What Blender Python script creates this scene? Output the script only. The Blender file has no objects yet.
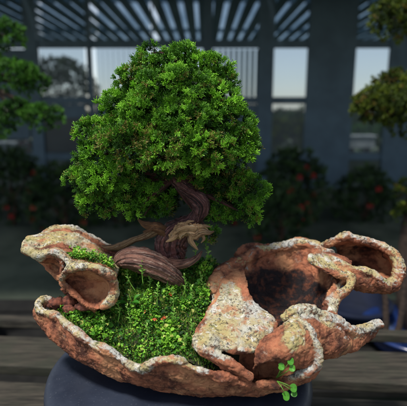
import bpy, math, random
import numpy as np
from mathutils import Vector, kdtree, noise as mnoise
R = math.radians
random.seed(7); rng = np.random.default_rng(7)
S = bpy.context.scene
COL = S.collection

# ------------------------------------------------------------------ camera
F = 436.0; PITCH = R(12)
CAM = np.array([0.0, -0.70, 0.60])
FW = np.array([0, math.cos(PITCH), -math.sin(PITCH)]); UP = np.array([0, math.sin(PITCH), math.cos(PITCH)])
def P(px, py, Y):
    """point of the place, at distance Y, that the photograph shows at px,py (used as a ruler)"""
    d = FW + np.array([1, 0, 0]) * ((px - 203.5) / F) + UP * ((203 - py) / F)
    t = (Y - CAM[1]) / d[1]
    return CAM + d * t
def PXM(Y, py=250):            # metres per photo pixel at distance Y
    d = FW + UP * ((203 - py) / F)
    return (Y - CAM[1]) / d[1] / F
cd = bpy.data.cameras.new('camera'); cam = bpy.data.objects.new('camera', cd); COL.objects.link(cam)
cam.location = CAM; cam.rotation_euler = (math.pi / 2 - PITCH, 0, 0)
cd.sensor_width = 36; cd.lens = 36 * F / 407; cd.clip_end = 500; cd.clip_start = 0.02
cd.dof.use_dof = True; cd.dof.focus_distance = 0.71; cd.dof.aperture_fstop = 4.0
S.camera = cam

# ------------------------------------------------------------------ tagging
def tag(o, label=None, cat=None, group=None, kind=None):
    if label: o['label'] = label
    if cat: o['category'] = cat
    if group: o['group'] = group
    if kind: o['kind'] = kind
    return o
def empty(name, loc, label=None, cat=None, group=None):
    o = bpy.data.objects.new(name, None); COL.objects.link(o); o.location = [float(v) for v in loc]
    o.empty_display_size = 0.05
    return tag(o, label, cat, group)
def origin_of(o):
    v = Vector((0, 0, 0))
    while o is not None:
        v += o.location; o = o.parent
    return v

# ------------------------------------------------------------------ mesh collecting
class MB:
    def __init__(s): s.v = []; s.f = []; s.n = 0; s.attr = {}; s.smooth = True
    def add(s, v, f, **attrs):
        v = np.asarray(v, float).reshape(-1, 3)
        s.v.append(v); s.f += [tuple(int(i) + s.n for i in q) for q in f]
        for k in set(s.attr) | set(attrs):
            s.attr.setdefault(k, [np.zeros(s.n)] if s.n else [])
            a = attrs.get(k, 0.0)
            s.attr[k].append(np.full(len(v), a) if np.isscalar(a) else np.asarray(a, float))
        s.n += len(v); return s
    def box(s, lo, hi, **a):
        x0, y0, z0 = lo; x1, y1, z1 = hi
        v = [(x0,y0,z0),(x1,y0,z0),(x1,y1,z0),(x0,y1,z0),(x0,y0,z1),(x1,y0,z1),(x1,y1,z1),(x0,y1,z1)]
        return s.add(v, [(0,3,2,1),(4,5,6,7),(0,1,5,4),(1,2,6,5),(2,3,7,6),(3,0,4,7)], **a)
    def mesh(s, name, off=(0,0,0), smooth=True):
        m = bpy.data.meshes.new(name)
        V = np.concatenate(s.v) - np.array(off)
        m.from_pydata(V.tolist(), [], s.f)
        for k, a in s.attr.items():
            at = m.attributes.new(k, 'FLOAT', 'POINT'); at.data.foreach_set('value', np.concatenate(a).astype(np.float32))
        if smooth: m.polygons.foreach_set('use_smooth', np.ones(len(m.polygons), bool))
        m.update(); return m
    def build(s, name, mat, parent=None, smooth=True, bevel=0):
        off = origin_of(parent) if parent else (0, 0, 0)
        o = bpy.data.objects.new(name, s.mesh(name, off, smooth)); COL.objects.link(o)
        o.data.materials.append(mat); o.parent = parent
        if bevel:
            b = o.modifiers.new('bevel', 'BEVEL'); b.width = bevel; b.segments = 2; b.limit_method = 'ANGLE'
        return o
def fastmesh(name, V, T, attrs, mat, parent=None, smooth=False):
    """large triangle meshes from arrays"""
    off = np.array(origin_of(parent)) if parent else np.zeros(3)
    m = bpy.data.meshes.new(name); nv, nf = len(V), len(T); k = T.shape[1]
    m.vertices.add(nv); m.vertices.foreach_set('co', (V - off).astype(np.float32).ravel())
    m.loops.add(nf * k); m.loops.foreach_set('vertex_index', T.astype(np.int32).ravel())
    m.polygons.add(nf); m.polygons.foreach_set('loop_start', np.arange(0, nf * k, k, dtype=np.int32))
    m.polygons.foreach_set('use_smooth', np.full(nf, smooth))
    for n, a in attrs.items():
        at = m.attributes.new(n, 'FLOAT', 'POINT'); at.data.foreach_set('value', a.astype(np.float32))
    m.update(calc_edges=True)
    o = bpy.data.objects.new(name, m); COL.objects.link(o); m.materials.append(mat); o.parent = parent
    return o

def cr(pts, n, closed=False):
    """Catmull-Rom through pts, n samples evenly spaced"""
    p = np.asarray(pts, float)
    if len(p) == 2 and not closed: return p[0] + (p[1] - p[0]) * np.linspace(0, 1, n)[:, None]
    e = np.vstack([p[-1], p, p[0], p[1]]) if closed else np.vstack([2*p[0]-p[1], p, 2*p[-1]-p[-2]])
    out = []; K = 12
    for i in range(len(e) - 3):
        a, b, c, d = e[i:i+4]
        for t in np.arange(K) / K:
            out.append(.5*((2*b)+(c-a)*t+(2*a-5*b+4*c-d)*t*t+(3*b-a-3*c+d)*t**3))
    out.append(p[0] if closed else p[-1]); out = np.array(out)
    L = np.r_[0, np.cumsum(np.linalg.norm(np.diff(out[:, :3], axis=0), axis=1))]
    q = np.linspace(0, L[-1], n, endpoint=not closed)
    return np.stack([np.interp(q, L, out[:, k]) for k in range(out.shape[1])], 1)
def W(row): return np.array([P(*r[:3]) for r in row])
def loft(rows, nu=60, nv=24, closed=False, world=False):
    rs = [cr(r if world else W(r), nu, closed) for r in rows]
    g = np.array([cr([r[i] for r in rs], nv) for i in range(nu)])    # nu,nv,3
    return np.transpose(g, (1, 0, 2))
def slab(mb, g, t, closed=False, **at):
    nv, nu = g.shape[:2]
    if closed: du = (np.roll(g, -1, 1) - np.roll(g, 1, 1))
    else: du = np.gradient(g, axis=1)
    dv = np.gradient(g, axis=0); n = np.cross(du, dv); n /= np.linalg.norm(n, axis=2, keepdims=True) + 1e-12
    a = (g + n * t / 2).reshape(-1, 3); b = (g - n * t / 2).reshape(-1, 3); N = nv * nu
    f = []; U = nu if closed else nu - 1
    for j in range(nv - 1):
        for i in range(U):
            p, q = j*nu+i, j*nu+(i+1) % nu; r, s = q+nu, p+nu
            f.append((p, q, r, s)); f.append((N+p, N+s, N+r, N+q))
    for i in range(U):
        p, q = i, (i+1) % nu; f.append((p, N+p, N+q, q))
        p, q = (nv-1)*nu+i, (nv-1)*nu+(i+1) % nu; f.append((p, q, N+q, N+p))
    if not closed:
        for j in range(nv - 1):
            p, q = j*nu, (j+1)*nu; f.append((p, q, N+q, N+p))
            p, q = p+nu-1, q+nu-1; f.append((p, N+p, N+q, q))
    mb.add(np.vstack([a, b]), f, **at)
def tube(mb, pts, ns=16, n=None, ridge=0, rk=7, twist=0, flat=1.0, rough=1., **at):
    """pts: world x,y,z,r rows; smooth tube with capped ends"""
    p = np.asarray(pts, float); n = n or max(8, len(p) * 8)
    c = cr(p, n); T = np.gradient(c[:, :3], axis=0); T /= np.linalg.norm(T, axis=1, keepdims=True)
    nrm = np.cross(T[0], [0, 1, .01]); nrm /= np.linalg.norm(nrm); V = []; uu = []; vv = []
    L = 0
    for i in range(n):
        nrm = nrm - T[i] * np.dot(nrm, T[i]); nrm /= np.linalg.norm(nrm); b = np.cross(T[i], nrm)
        if i: L += np.linalg.norm(c[i, :3] - c[i-1, :3])
        for k in range(ns):
            a = 2*math.pi*k/ns; rr = c[i, 3]
            if ridge:
                h = mnoise.noise(Vector((math.cos(a + twist*L)*rk*.35, math.sin(a + twist*L)*rk*.35, L*9)))
                h2 = mnoise.noise(Vector((math.cos(a + twist*L)*rk, math.sin(a + twist*L)*rk, L*14 + 5)))
                rr *= 1 + ridge * (h * 1.2 + h2 * .8)
                q_ = Vector((c[i, :3] + (nrm*math.cos(a) + b*math.sin(a))*rr).tolist()); rr *= 1 + rough*(.13*mnoise.noise(q_*110) + .09*mnoise.noise(q_*260) + .12*mnoise.noise(q_*38))
            V.append(c[i, :3] + (nrm*math.cos(a) + b*math.sin(a)*flat) * rr)
            uu.append((a + twist*L)); vv.append(L)
    f = [(i*ns+k, i*ns+(k+1) % ns, (i+1)*ns+(k+1) % ns, (i+1)*ns+k) for i in range(n-1) for k in range(ns)]
    V.append(c[0, :3] - T[0]*c[0, 3]*.4); V.append(c[-1, :3] + T[-1]*c[-1, 3]*.4); A, B = n*ns, n*ns+1
    f += [(A, (k+1) % ns, k) for k in range(ns)] + [(B, (n-1)*ns+k, (n-1)*ns+(k+1) % ns) for k in range(ns)]
    uu += [0, 0]; vv += [0, L]
    u = np.array(uu)
    mb.add(V, f, gx=np.cos(u), gy=np.sin(u), gv=np.array(vv), **at)
def T4(row):     # (px,py,Y,r_px) rows -> world + radius
    return np.array([list(P(a, b, c)) + [r * PXM(c, b)] for a, b, c, r in row])
def lathe(mb, prof, c, ns=64, **at):
    V = []; n = len(prof)
    for r, z in prof:
        for k in range(ns):
            a = 2*math.pi*k/ns; V.append((c[0]+r*math.cos(a), c[1]+r*math.sin(a), c[2]+z))
    f = [(i*ns+k, i*ns+(k+1) % ns, (i+1)*ns+(k+1) % ns, (i+1)*ns+k) for i in range(n-1) for k in range(ns)]
    mb.add(V, f, **at)

# ------------------------------------------------------------------ materials
class NM:
    def __init__(s, name, rough=.7, spec=.4):
        s.m = bpy.data.materials.new(name); s.m.use_nodes = True; s.t = s.m.node_tree; s.t.nodes.clear()
        s.out = s.n('ShaderNodeOutputMaterial'); s.b = s.n('ShaderNodeBsdfPrincipled')
        s.b.inputs['Roughness'].default_value = rough; s.b.inputs['Specular IOR Level'].default_value = spec
        s.l(s.b.outputs[0], s.out.inputs[0]); s.tc = s.n('ShaderNodeTexCoord').outputs['Object']
    def n(s, t, **k):
        x = s.t.nodes.new(t)
        for a, v in k.items(): setattr(x, a, v)
        return x
    def l(s, a, b): s.t.links.new(a, b)
    def put(s, sock, v):
        if isinstance(v, (int, float)): sock.default_value = v
        elif isinstance(v, tuple): sock.default_value = v + (1,) if len(v) == 3 and sock.type == 'RGBA' else v
        else: s.l(v, sock)
    def noise(s, sc, det=6, rough=.6, vec=None, dist=0, out=0):
        x = s.n('ShaderNodeTexNoise'); x.inputs['Scale'].default_value = sc; x.inputs['Detail'].default_value = det
        x.inputs['Roughness'].default_value = rough; x.inputs['Distortion'].default_value = dist
        s.l(vec or s.tc, x.inputs['Vector']); return x.outputs[out]
    def voro(s, sc, vec=None, feat='F1', out='Distance'):
        x = s.n('ShaderNodeTexVoronoi', feature=feat); x.inputs['Scale'].default_value = sc; s.l(vec or s.tc, x.inputs['Vector']); return x.outputs[out]
    def ramp(s, v, a, b, lo=0., hi=1.):
        x = s.n('ShaderNodeMapRange'); x.interpolation_type = 'SMOOTHSTEP'
        s.put(x.inputs[0], v)
        for i, q in enumerate((a, b, lo, hi)): x.inputs[i+1].default_value = q
        return x.outputs[0]
    def math(s, op, a, b=0.):
        x = s.n('ShaderNodeMath', operation=op); s.put(x.inputs[0], a); s.put(x.inputs[1], b); return x.outputs[0]
    def mix(s, f, a, b, mode='MIX'):
        x = s.n('ShaderNodeMix', data_type='RGBA', blend_type=mode)
        s.put(x.inputs[0], f); s.put(x.inputs[6], a); s.put(x.inputs[7], b); return x.outputs[2]
    def attr(s, name): return s.n('ShaderNodeAttribute', attribute_name=name).outputs['Fac']
    def up(s):
        g = s.n('ShaderNodeNewGeometry'); x = s.n('ShaderNodeSeparateXYZ'); s.l(g.outputs['Normal'], x.inputs[0]); return x.outputs[2]
    def bump(s, h, st=.5, d=.002):
        x = s.n('ShaderNodeBump'); x.inputs['Strength'].default_value = st; x.inputs['Distance'].default_value = d
        s.l(h, x.inputs['Height']); s.l(x.outputs[0], s.b.inputs['Normal'])
    def col(s, c): s.put(s.b.inputs['Base Color'], c)
    def vec(s, *a):
        x = s.n('ShaderNodeCombineXYZ')
        for i, q in enumerate(a): s.put(x.inputs[i], q)
        return x.outputs[0]

def mat_clay():
    m = NM('weathered_clay', .78, .3)
    n1 = m.noise(38, 8, .65); n2 = m.noise(120, 6, .7); n3 = m.noise(16, 4, .6, dist=.4)
    base = m.mix(m.ramp(n1, .36, .62), (.085, .028, .017), (.42, .150, .075))
    base = m.mix(m.ramp(n3, .5, .66), base, (.54, .25, .12))
    base = m.mix(m.ramp(n2, .55, .75, 0, .55), base, (.06, .022, .015))
    base = m.mix(m.ramp(m.noise(170, 6, .8), .54, .66, 0, .5), base, (.52, .28, .15))
    base = m.mix(m.ramp(m.noise(28, 7, .75, dist=1.), .56, .68, 0, .8), base, (.045, .022, .016))
    base = m.mix(m.ramp(m.noise(24, 8, .8), .60, .68, 0, .5), base, (.42, .38, .30))
    # pale crust of lichen on rims and upward faces
    up = m.ramp(m.up(), -.1, .8)
    rim = m.attr('rim')
    k = m.math('ADD', m.math('MULTIPLY', rim, .80), m.math('MULTIPLY', up, .30))
    k = m.math('ADD', k, m.math('MULTIPLY', m.math('SUBTRACT', m.noise(34, 9, .72), .5), 1.5))
    k = m.ramp(k, .47, .70)
    k = m.math('MULTIPLY', k, m.ramp(m.noise(95, 6, .75), .30, .46, .25, 1))
    lic = m.mix(m.ramp(m.noise(20, 5, .6), .42, .58), (.47, .46, .41), (.44, .36, .17))
    lic = m.mix(m.ramp(m.attr('ochre'), 0, 1, 0, .55), lic, (.44, .37, .15))
    lic = m.mix(m.ramp(m.noise(70, 6, .7), .52, .62, 0, .75), lic, (.66, .65, .60))
    lic = m.mix(m.ramp(m.noise(44, 8, .75, dist=.4), .51, .62, 0, .85), lic, (.42, .18, .085))
    lic = m.mix(m.ramp(m.noise(60, 4, .6, dist=.5), .62, .70, 0, .8), lic, (.13, .16, .04))
    pat = m.ramp(m.noise(30, 4, .6), .40, .62, .0, .075)
    sp = m.math('ADD', m.noise(200, 5, .8), pat)
    lic = m.mix(m.ramp(sp, .56, .64, 0, .85), lic, (.030, .026, .024))
    c = m.mix(k, base, lic)
    pits = m.ramp(m.noise(310, 4, .8), .58, .70, 0, .7); c = m.mix(pits, c, (.035, .014, .010))
    # dark glaze at the bottom of the hollow, dark hood recess, painted arch shade
    st = m.attr('cavity_dark')
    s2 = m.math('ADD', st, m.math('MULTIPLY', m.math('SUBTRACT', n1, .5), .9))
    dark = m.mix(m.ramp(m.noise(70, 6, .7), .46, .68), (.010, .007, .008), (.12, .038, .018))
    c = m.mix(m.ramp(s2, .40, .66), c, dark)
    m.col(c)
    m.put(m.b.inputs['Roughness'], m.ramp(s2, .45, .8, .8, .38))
    h = m.math('ADD', m.noise(110, 10, .8), m.math('MULTIPLY', m.noise(420, 4, .8), .45))
    h = m.math('ADD', h, m.math('MULTIPLY', k, .35))
    m.bump(h, 1.0, .0022); return m.m
CLAY = mat_clay()
def mat_wood(name, a, b, c, rough=.55, sc=5.5):
    m = NM(name, rough, .45)
    v = m.vec(m.attr('gx'), m.attr('gy'), m.math('MULTIPLY', m.attr('gv'), 3.2))
    s = m.noise(sc, 6, .7, vec=v, dist=.3); s2 = m.noise(11, 6, .75, vec=v)
    col = m.mix(m.ramp(s, .38, .6), a, b)
    col = m.mix(m.ramp(s2, .52, .68), col, c)
    m.col(col); fl = m.noise(120, 5, .7); c2 = m.mix(m.ramp(fl, .52, .66, 0, .55), m.b.inputs['Base Color'].links[0].from_socket, a); m.col(c2)
    m.bump(m.math('ADD', m.math('ADD', s, m.math('MULTIPLY', s2, .6)), m.math('MULTIPLY', fl, .5)), 1., .004); return m.m
WOOD = mat_wood('juniper_bark', (.018, .008, .009), (.17, .060, .055), (.56, .30, .27), .36, 3.2)
BURL = mat_wood('peeled_wood', (.045, .017, .014), (.28, .125, .085), (.62, .46, .36), .5, 2.6)
DEAD = mat_wood('deadwood', (.12, .05, .02), (.50, .30, .14), (.75, .65, .44), .7, 3.4)
def mat_leaf(name, dark, mid, lite, brown=None, trans=.25, rough=.55):
    m = NM(name, rough, .35)
    t = m.attr('tint'); c = m.mix(m.ramp(t, 0, .5), dark, mid); c = m.mix(m.ramp(t, .5, 1.), c, lite)
    if brown: c = m.mix(m.ramp(m.attr('dead'), .5, .6), c, brown)
    m.col(c)
    tr = m.n('ShaderNodeBsdfTranslucent'); m.l(m.b.inputs['Base Color'].links[0].from_socket, tr.inputs[0])
    mx = m.n('ShaderNodeMixShader'); mx.inputs[0].default_value = trans
    m.l(m.b.outputs[0], mx.inputs[1]); m.l(tr.outputs[0], mx.inputs[2]); m.l(mx.outputs[0], m.out.inputs[0]); return m.m
JUN = mat_leaf('juniper_scales', (.009, .030, .005), (.070, .22, .012), (.30, .64, .04), (.24, .20, .045), .25)
MOSS = mat_leaf('ground_cover_leaves', (.008, .034, .006), (.060, .21, .014), (.27, .54, .045), (.48, .50, .12), .3, .6)
SPRT = mat_leaf('sprout_leaves', (.06, .2, .03), (.2, .42, .06), (.42, .6, .16), None, .35)
DKLF = mat_leaf('shade_leaves', (.012, .026, .010), (.030, .065, .020), (.06, .12, .03), None, .15)
PINE = mat_leaf('pine_needles', (.012, .045, .008), (.05, .17, .015), (.16, .40, .04), (.05, .09, .02), .25)
PINER = mat_leaf('yellow_pine_needles', (.012, .024, .004), (.06, .10, .008), (.20, .25, .02), (.22, .13, .03), .25)
def simple(name, c, rough=.6, c2=None, sc=30, spec=.4, bump=.3, metal=0):
    m = NM(name, rough, spec); n = m.noise(sc, 6, .65)
    c2 = c2 or tuple(q * .6 for q in c); m.col(m.mix(m.ramp(n, .35, .65), c2, c)); m.bump(n, bump, .003)
    m.b.inputs['Metallic'].default_value = metal; return m.m
SOIL = simple('dark_soil', (.03, .03, .012), .9, (.012, .014, .006), 60, bump=1)
def mat_stand():
    m = NM('blue_black_lacquer', .42, .4); n = m.noise(7, 5, .6); n2 = m.noise(260, 4, .7)
    c = m.mix(m.ramp(n, .35, .7), (.013, .017, .029), (.024, .031, .049))
    c = m.mix(m.ramp(n2, .60, .72, 0, .5), c, (.09, .10, .12)); m.col(c)
    m.put(m.b.inputs['Roughness'], m.ramp(m.noise(18, 6, .7), .3, .7, .34, .55)); m.bump(n2, .12, .001); return m.m
STAND = mat_stand()
def mat_plank():
    m = NM('weathered_plank', .8, .3)
    mp = m.n('ShaderNodeMapping'); mp.inputs['Scale'].default_value = (2, 30, 30); m.l(m.tc, mp.inputs[0])
    n = m.noise(4, 8, .7, vec=mp.outputs[0]); n2 = m.noise(9, 4, .6)
    c = m.mix(m.ramp(n, .35, .65), (.010, .009, .007), (.055, .047, .035)); c = m.mix(m.ramp(n2, .45, .7, 0, .7), c, (.025, .028, .018))
    m.col(c); m.bump(n, .6, .003); return m.m
PLANK = mat_plank()
FRAME = simple('blue_grey_steel_paint', (.072, .125, .175), .5, (.052, .092, .132), 3)
SLAT = simple('roof_slat_paint', (.080, .160, .22), .6, (.06, .12, .165), 4)
GLAZE = simple('blue_glaze', (.012, .03, .12), .2, (.008, .018, .07), 20, .6, .1)
DBARK = simple('dark_damp_bark', (.045, .028, .02), .9, (.02, .012, .009), 60, bump=1)
BARK = simple('rough_bark', (.10, .05, .03), .9, (.04, .02, .015), 60, bump=1)
WHITE = simple('pale_painted_wood', (.6, .62, .62), .6, (.45, .48, .48), 10)
REDF = simple('red_petals', (.38, .028, .02), .7, (.22, .015, .012), 50)
ORGF = simple('rust_leaf', (.42, .08, .03), .6, (.22, .04, .02), 90)
ROCKM = simple('red_scoria', (.22, .07, .04), .95, (.07, .025, .018), 120, bump=1)
GROUND = simple('dark_ground', (.12, .14, .10), .95, (.05, .065, .045), 1.5, bump=.6, spec=.15)
DPLANK = simple('black_wet_plank', (.010, .010, .009), .8, (.005, .005, .005), 12, spec=.2)

# ------------------------------------------------------------------ pot
def organic(name, mb, parent, rims, ochres=(), cavity_dark=None, voxel=.0017, amp=(.0038, .0019), sm=4, mat=CLAY):
    tmp = bpy.data.objects.new('tmp', mb.mesh('tmp')); COL.objects.link(tmp)
    r = tmp.modifiers.new('r', 'REMESH'); r.mode = 'VOXEL'; r.voxel_size = voxel
    s = tmp.modifiers.new('s', 'SMOOTH'); s.iterations = sm; s.factor = .6
    dg = bpy.context.evaluated_depsgraph_get()
    me = bpy.data.meshes.new_from_object(tmp.evaluated_get(dg)); bpy.data.objects.remove(tmp)
    n = len(me.vertices); co = np.empty(n*3, np.float32); me.vertices.foreach_get('co', co); co = co.reshape(-1, 3)
    no = np.empty(n*3, np.float32); me.vertices.foreach_get('normal', no); no = no.reshape(-1, 3)
    out = co.copy(); N = mnoise.noise
    for i in range(n):
        v = Vector(co[i].tolist())
        a = N(v*42) ; b = N(v*105 + Vector((7, 0, 0))); c = N(v*230)
        g = 1 - abs(N(v*60 + Vector((0, 9, 0))))*2
        cr_ = 1 - abs(N(Vector((v.x*50, v.y*50, v.z*80)) + Vector((3, 1, 0))))*2
        out[i] += no[i] * (amp[0]*a + amp[1]*.62*b + amp[1]*.42*c + amp[1]*.3*N(v*480) - amp[1]*3.2*max(0, g-.80) - amp[1]*4*max(0, cr_-.84))
    def field(curves):
        kd = kdtree.KDTree(sum(len(c) for c, _ in curves)); rr = []; j = 0
        for c, rad in curves:
            for q in c: kd.insert(q.tolist(), j); rr.append(rad); j += 1
        kd.balance(); o = np.zeros(n, np.float32)
        for i in range(n):
            _, k, d = kd.find(co[i].tolist()); o[i] = math.exp(-(d / rr[k])**2)
        return o
    off = np.array(origin_of(parent))
    me.vertices.foreach_set('co', (out - off).astype(np.float32).ravel())
    for nm, cv in (('rim', rims), ('ochre', ochres), ('cavity_dark', cavity_dark)):
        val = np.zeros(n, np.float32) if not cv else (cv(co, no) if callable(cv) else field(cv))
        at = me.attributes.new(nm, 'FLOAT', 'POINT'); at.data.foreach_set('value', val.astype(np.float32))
    me.polygons.foreach_set('use_smooth', np.ones(len(me.polygons), bool)); me.update()
    me.materials.clear(); me.materials.append(mat)
    o = bpy.data.objects.new(name, me); COL.objects.link(o); o.parent = parent; return o
def rc(row, rpx, n=160): return (cr(W([r[:3] for r in row]), n), rpx * .0017)

pot = empty('crescent_pot', (-.045, .03, .145), 'craggy orange and grey lichen crusted clay pot with wide curling lips, holding the small tree', 'pot')
STZ = .145
# bowl ------------------------------------------------
rimB = [(51,301,.012,4),(44,299,.01,4.5),(39,305,0,5),(42,312,-.01,5),(52,315,-.02,5.5),(62,320,-.03,5),(71,328,-.045,5.5),(82,337,-.06,6),(92,344,-.07,5.5),
        (104,349,-.08,6.5),(117,356,-.09,6),(128,365,-.10,5),(140,368,-.105,5),(152,364,-.11,5.5),(165,361,-.115,6.5),(178,361,-.12,6),(190,367,-.12,5),
        (203,371,-.12,5.5),(218,376,-.12,5),(235,382,-.115,5.5),(250,385,-.11,4.5),(265,387,-.105,4),(280,385,-.10,4),(295,380,-.09,4),(307,372,-.08,4),(317,363,-.07,4)]
silB = [(38,309,.01),(41,318,.01),(46,327,0),(53,336,-.01),(61,344,-.02),(70,351,-.03),(80,358,-.04),(92,365,-.05),(104,370,-.06),(120,377,-.065),(140,383,-.07),
        (160,388,-.075),(180,391,-.08),(200,393,-.08),(220,393,-.08),(240,392,-.08),(262,390,-.075),(280,385,-.07),(297,380,-.07),(310,373,-.06),(318,364,-.055)]
mb = MB()
r0 = cr(W(rimB), 90); r1 = cr(W(silB), 90)
cx = P(185, 390, 0)[0]
foot = np.stack([cx + (r1[:, 0]-cx)*.50, r1[:, 1] + (r1[:, 2]-STZ)*1.75 + .012, np.full(90, STZ + .006)], 1)
foot[:, 1] = np.minimum(foot[:, 1], .07)
mid = r1*.5 + foot*.5 + np.array([0, -.004, -.002])
footb = foot*1.0; footb[:, 1] = .10
back = cr(W([(60,290,.10),(85,268,.13),(110,268,.15),(150,272,.16),(190,272,.155),(230,272,.15),(270,270,.15),(310,280,.12),(322,320,.04)]), 90)
backm = back*.5 + footb*.5 + np.array([0, .02, -.03])
g = loft([r0, r0*.45+r1*.55+np.array([0,-.006,-.002]), r1, mid, foot, footb, backm, back], 200, 110, world=True)
slab(mb, g, .010)
tube(mb, T4(rimB), 14, 220, flat=.8)
for x, y, Y, r in [(222,377,-.119,6),(272,384,-.108,5)]:
    tube(mb, T4([(x-16, y-1, Y, r*.5), (x, y, Y, r), (x+16, y+2, Y, r*.5)]), 12)
organic('bowl', mb, pot, [rc([(a, b-2, c) for a, b, c, r in rimB[:14]], 7.5), rc([(a, b-2, c) for a, b, c, r in rimB[13:18]], 6.5)], amp=(.0032, .0020))

# left flared lip --------------------------------------
mb = MB()
Tl = [(22,245,.015),(27,238,.04),(37,235,.06),(45,230,.08),(58,227,.10),(72,227,.11),(83,231,.12),(94,237,.12),(105,243,.12),(119,249,.11)]
Ml = [(23,247,.005),(31,245,.02),(42,243,.035),(52,239,.05),(62,239,.06),(72,241,.06),(82,247,.06),(93,253,.05),(106,262,.04),(118,275,.02)]
El = [(24,250,-.002),(33,255,-.006),(39,259,-.008),(45,254,-.01),(55,253,-.01),(63,257,-.012),(70,266,-.03),(82,267,-.04),(97,268,-.045),(112,277,-.04)]
slab(mb, loft([Tl, Ml, El], 100, 40), .009)
slab(mb, loft([[(24,250,0),(33,256,-.004),(39,260,-.006),(46,256,-.008),(55,255,-.008),(62,260,-.012),(64,268,-.02)],
               [(30,251,.03),(38,257,.03),(46,261,.03),(53,265,.03),(58,268,.025),(61,272,.01),(63,275,-.01)],
               [(30,253,.03),(38,261,.03),(45,267,.022),(51,272,.016),(56,276,.005),(61,280,-.015),(63,281,-.02)]], 60, 24), .008)
arch = [(61,280,-.022,3),(66,271,-.03,4),(77,267,-.042,4),(92,267,-.046,4.5),(104,271,-.045,5),(112,279,-.042,5),(115,291,-.04,4.8),(110,302,-.044,4.2),(101,308,-.046,3)]
tube(mb, T4(arch), 14, 90)
slab(mb, loft([[a[:3] for a in arch],
               [(63,281,0),(70,277,.0),(80,275,.0),(92,277,0),(101,281,0),(105,287,0),(105,294,0),(102,300,-.01),(97,304,-.02)],
               [(63,283,.0),(70,288,.0),(78,291,.0),(86,294,-.002),(93,297,-.005),(98,299,-.01),(99,302,-.02),(98,304,-.025),(97,306,-.03)],
               [(60,283,-.012),(66,289,-.016),(73,295,-.02),(80,301,-.024),(86,306,-.028),(92,309,-.033),(95,310,-.036),(98,310,-.038),(99,309,-.04)]], 70, 40), .007)
slab(mb, loft([[(45,267,.022),(56,276,.005),(64,284,-.016),(76,295,-.022),(87,304,-.028),(96,308,-.03)],
               [(60,270,.08),(68,278,.06),(76,290,.04),(84,300,.02),(92,309,.005),(98,315,-.005)]], 40, 14), .008)
tube(mb, T4([(24,248,.004,4.5),(30,251,.002,5),(38,256,-.004,4.5),(46,253,-.008,3.6),(56,252,-.01,3.6),(64,258,-.014,3.6),(70,265,-.03,3.4)]), 12, 60)
def arch_shade(co, no):
    c_ = P(87, 284, .0); return .30*np.clip(1.15 - np.linalg.norm((co - c_)/np.array([.036, .045, .020]), axis=1), 0, 1)  # shade inside the arch painted as a faint darker patch
organic('flared_lip', mb, pot, [rc(Ml, 16), rc(Tl, 9), rc([(a, b-2, c) for a, b, c in El[:8]], 8), rc([a[:3] for a in arch[:8]], 6.5)], [rc(Ml, 24), rc([a[:3] for a in arch], 7)], arch_shade, amp=(.0038, .0019))

# folded lip (front of the hollow) ---------------------
mb = MB()
A = [(229,267,.07),(215,274,.05),(209,286,.03),(211,300,0),(205,317,-.04),(196,331,-.07),(193,340,-.09)]
B = [(238,264,.075),(226,274,.055),(219,287,.028),(222,303,-.008),(220,319,-.045),(212,331,-.075),(204,338,-.098)]
Cc = [(244,270,.06),(233,279,.04),(233,293,.012),(237,307,-.018),(237,321,-.05),(232,336,-.083),(225,346,-.105)]
D = [(244,276,.045),(239,286,.02),(248,299,0),(256,309,-.018),(259,322,-.055),(255,337,-.085),(250,350,-.102)]
E = [(247,284,.03),(248,293,.012),(258,308,-.01),(270,317,-.03),(277,326,-.055),(273,337,-.075),(263,347,-.093)]
slab(mb, loft([A, B, Cc, D, E], 90, 60), .011)
lowl = [(194,342,-.092,5),(200,348,-.10,6),(211,354,-.108,6),(224,360,-.114,5.5),(238,368,-.118,5.5),(252,377,-.118,4.5)]
tube(mb, T4(lowl), 14, 90)
tube(mb, T4([(193,342,-.092,3.6),(204,342,-.10,3),(225,348,-.108,3.4),(248,351,-.105,3.6),(262,346,-.095,3.4)]), 12, 60)
slab(mb, loft([[(205,353,-.10),(218,361,-.105),(232,369,-.11),(250,380,-.112)], [(212,362,-.105),(222,369,-.11),(236,377,-.112),(254,385,-.108)]], 40, 12), .008)
slab(mb, loft([[(200,340,-.07),(215,347,-.06),(235,352,-.05),(262,352,-.05)], [(205,352,-.07),(220,362,-.06),(240,372,-.055),(262,380,-.055)]], 40, 12), .006)
organic('folded_lip', mb, pot, [rc([(a+2, b, c) for a, b, c in B[3:]], 14), rc([(a-4, b, c) for a, b, c in Cc[2:]], 12), rc(D[3:], 13), rc(A[1:4], 5), rc([a[:3] for a in lowl[:2]], 9)], [rc(B, 14), rc(Cc, 10)], amp=(.0034, .0018))

# curled flap ------------------------------------------
mb = MB()
L0 = [(284,325,-.07),(275,332,-.085),(264,339,-.095),(257,351,-.105),(254,361,-.11),(252,371,-.11)]
L1 = [(290,321,-.07),(284,332,-.10),(276,342,-.115),(270,350,-.12),(267,356,-.12),(264,362,-.12)]
L2 = [(297,319,-.07),(296,332,-.105),(292,344,-.12),(287,352,-.125),(283,357,-.125),(279,362,-.12)]
L3 = [(303,321,-.07),(310,333,-.09),(314,344,-.10),(315,354,-.105),(309,362,-.105),(300,367,-.105)]
slab(mb, loft([L0, L1, L2, L3], 60, 50), .008)
flr = [(297,320,-.072,4.5),(307,326,-.082,4.6),(314,339,-.096,5.4),(319,352,-.103,5.6),(317,363,-.104,5.4),(308,370,-.104,5.4),(297,377,-.104,5),(284,382,-.106,4.2)]
tube(mb, T4(flr), 12, 90)
slab(mb, loft([[(262,340,-.06),(285,335,-.05),(312,340,-.05)], [(258,362,-.05),(285,362,-.045),(312,362,-.05)], [(258,378,-.06),(285,378,-.055),(308,374,-.06)]], 30, 20), .006)
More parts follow.
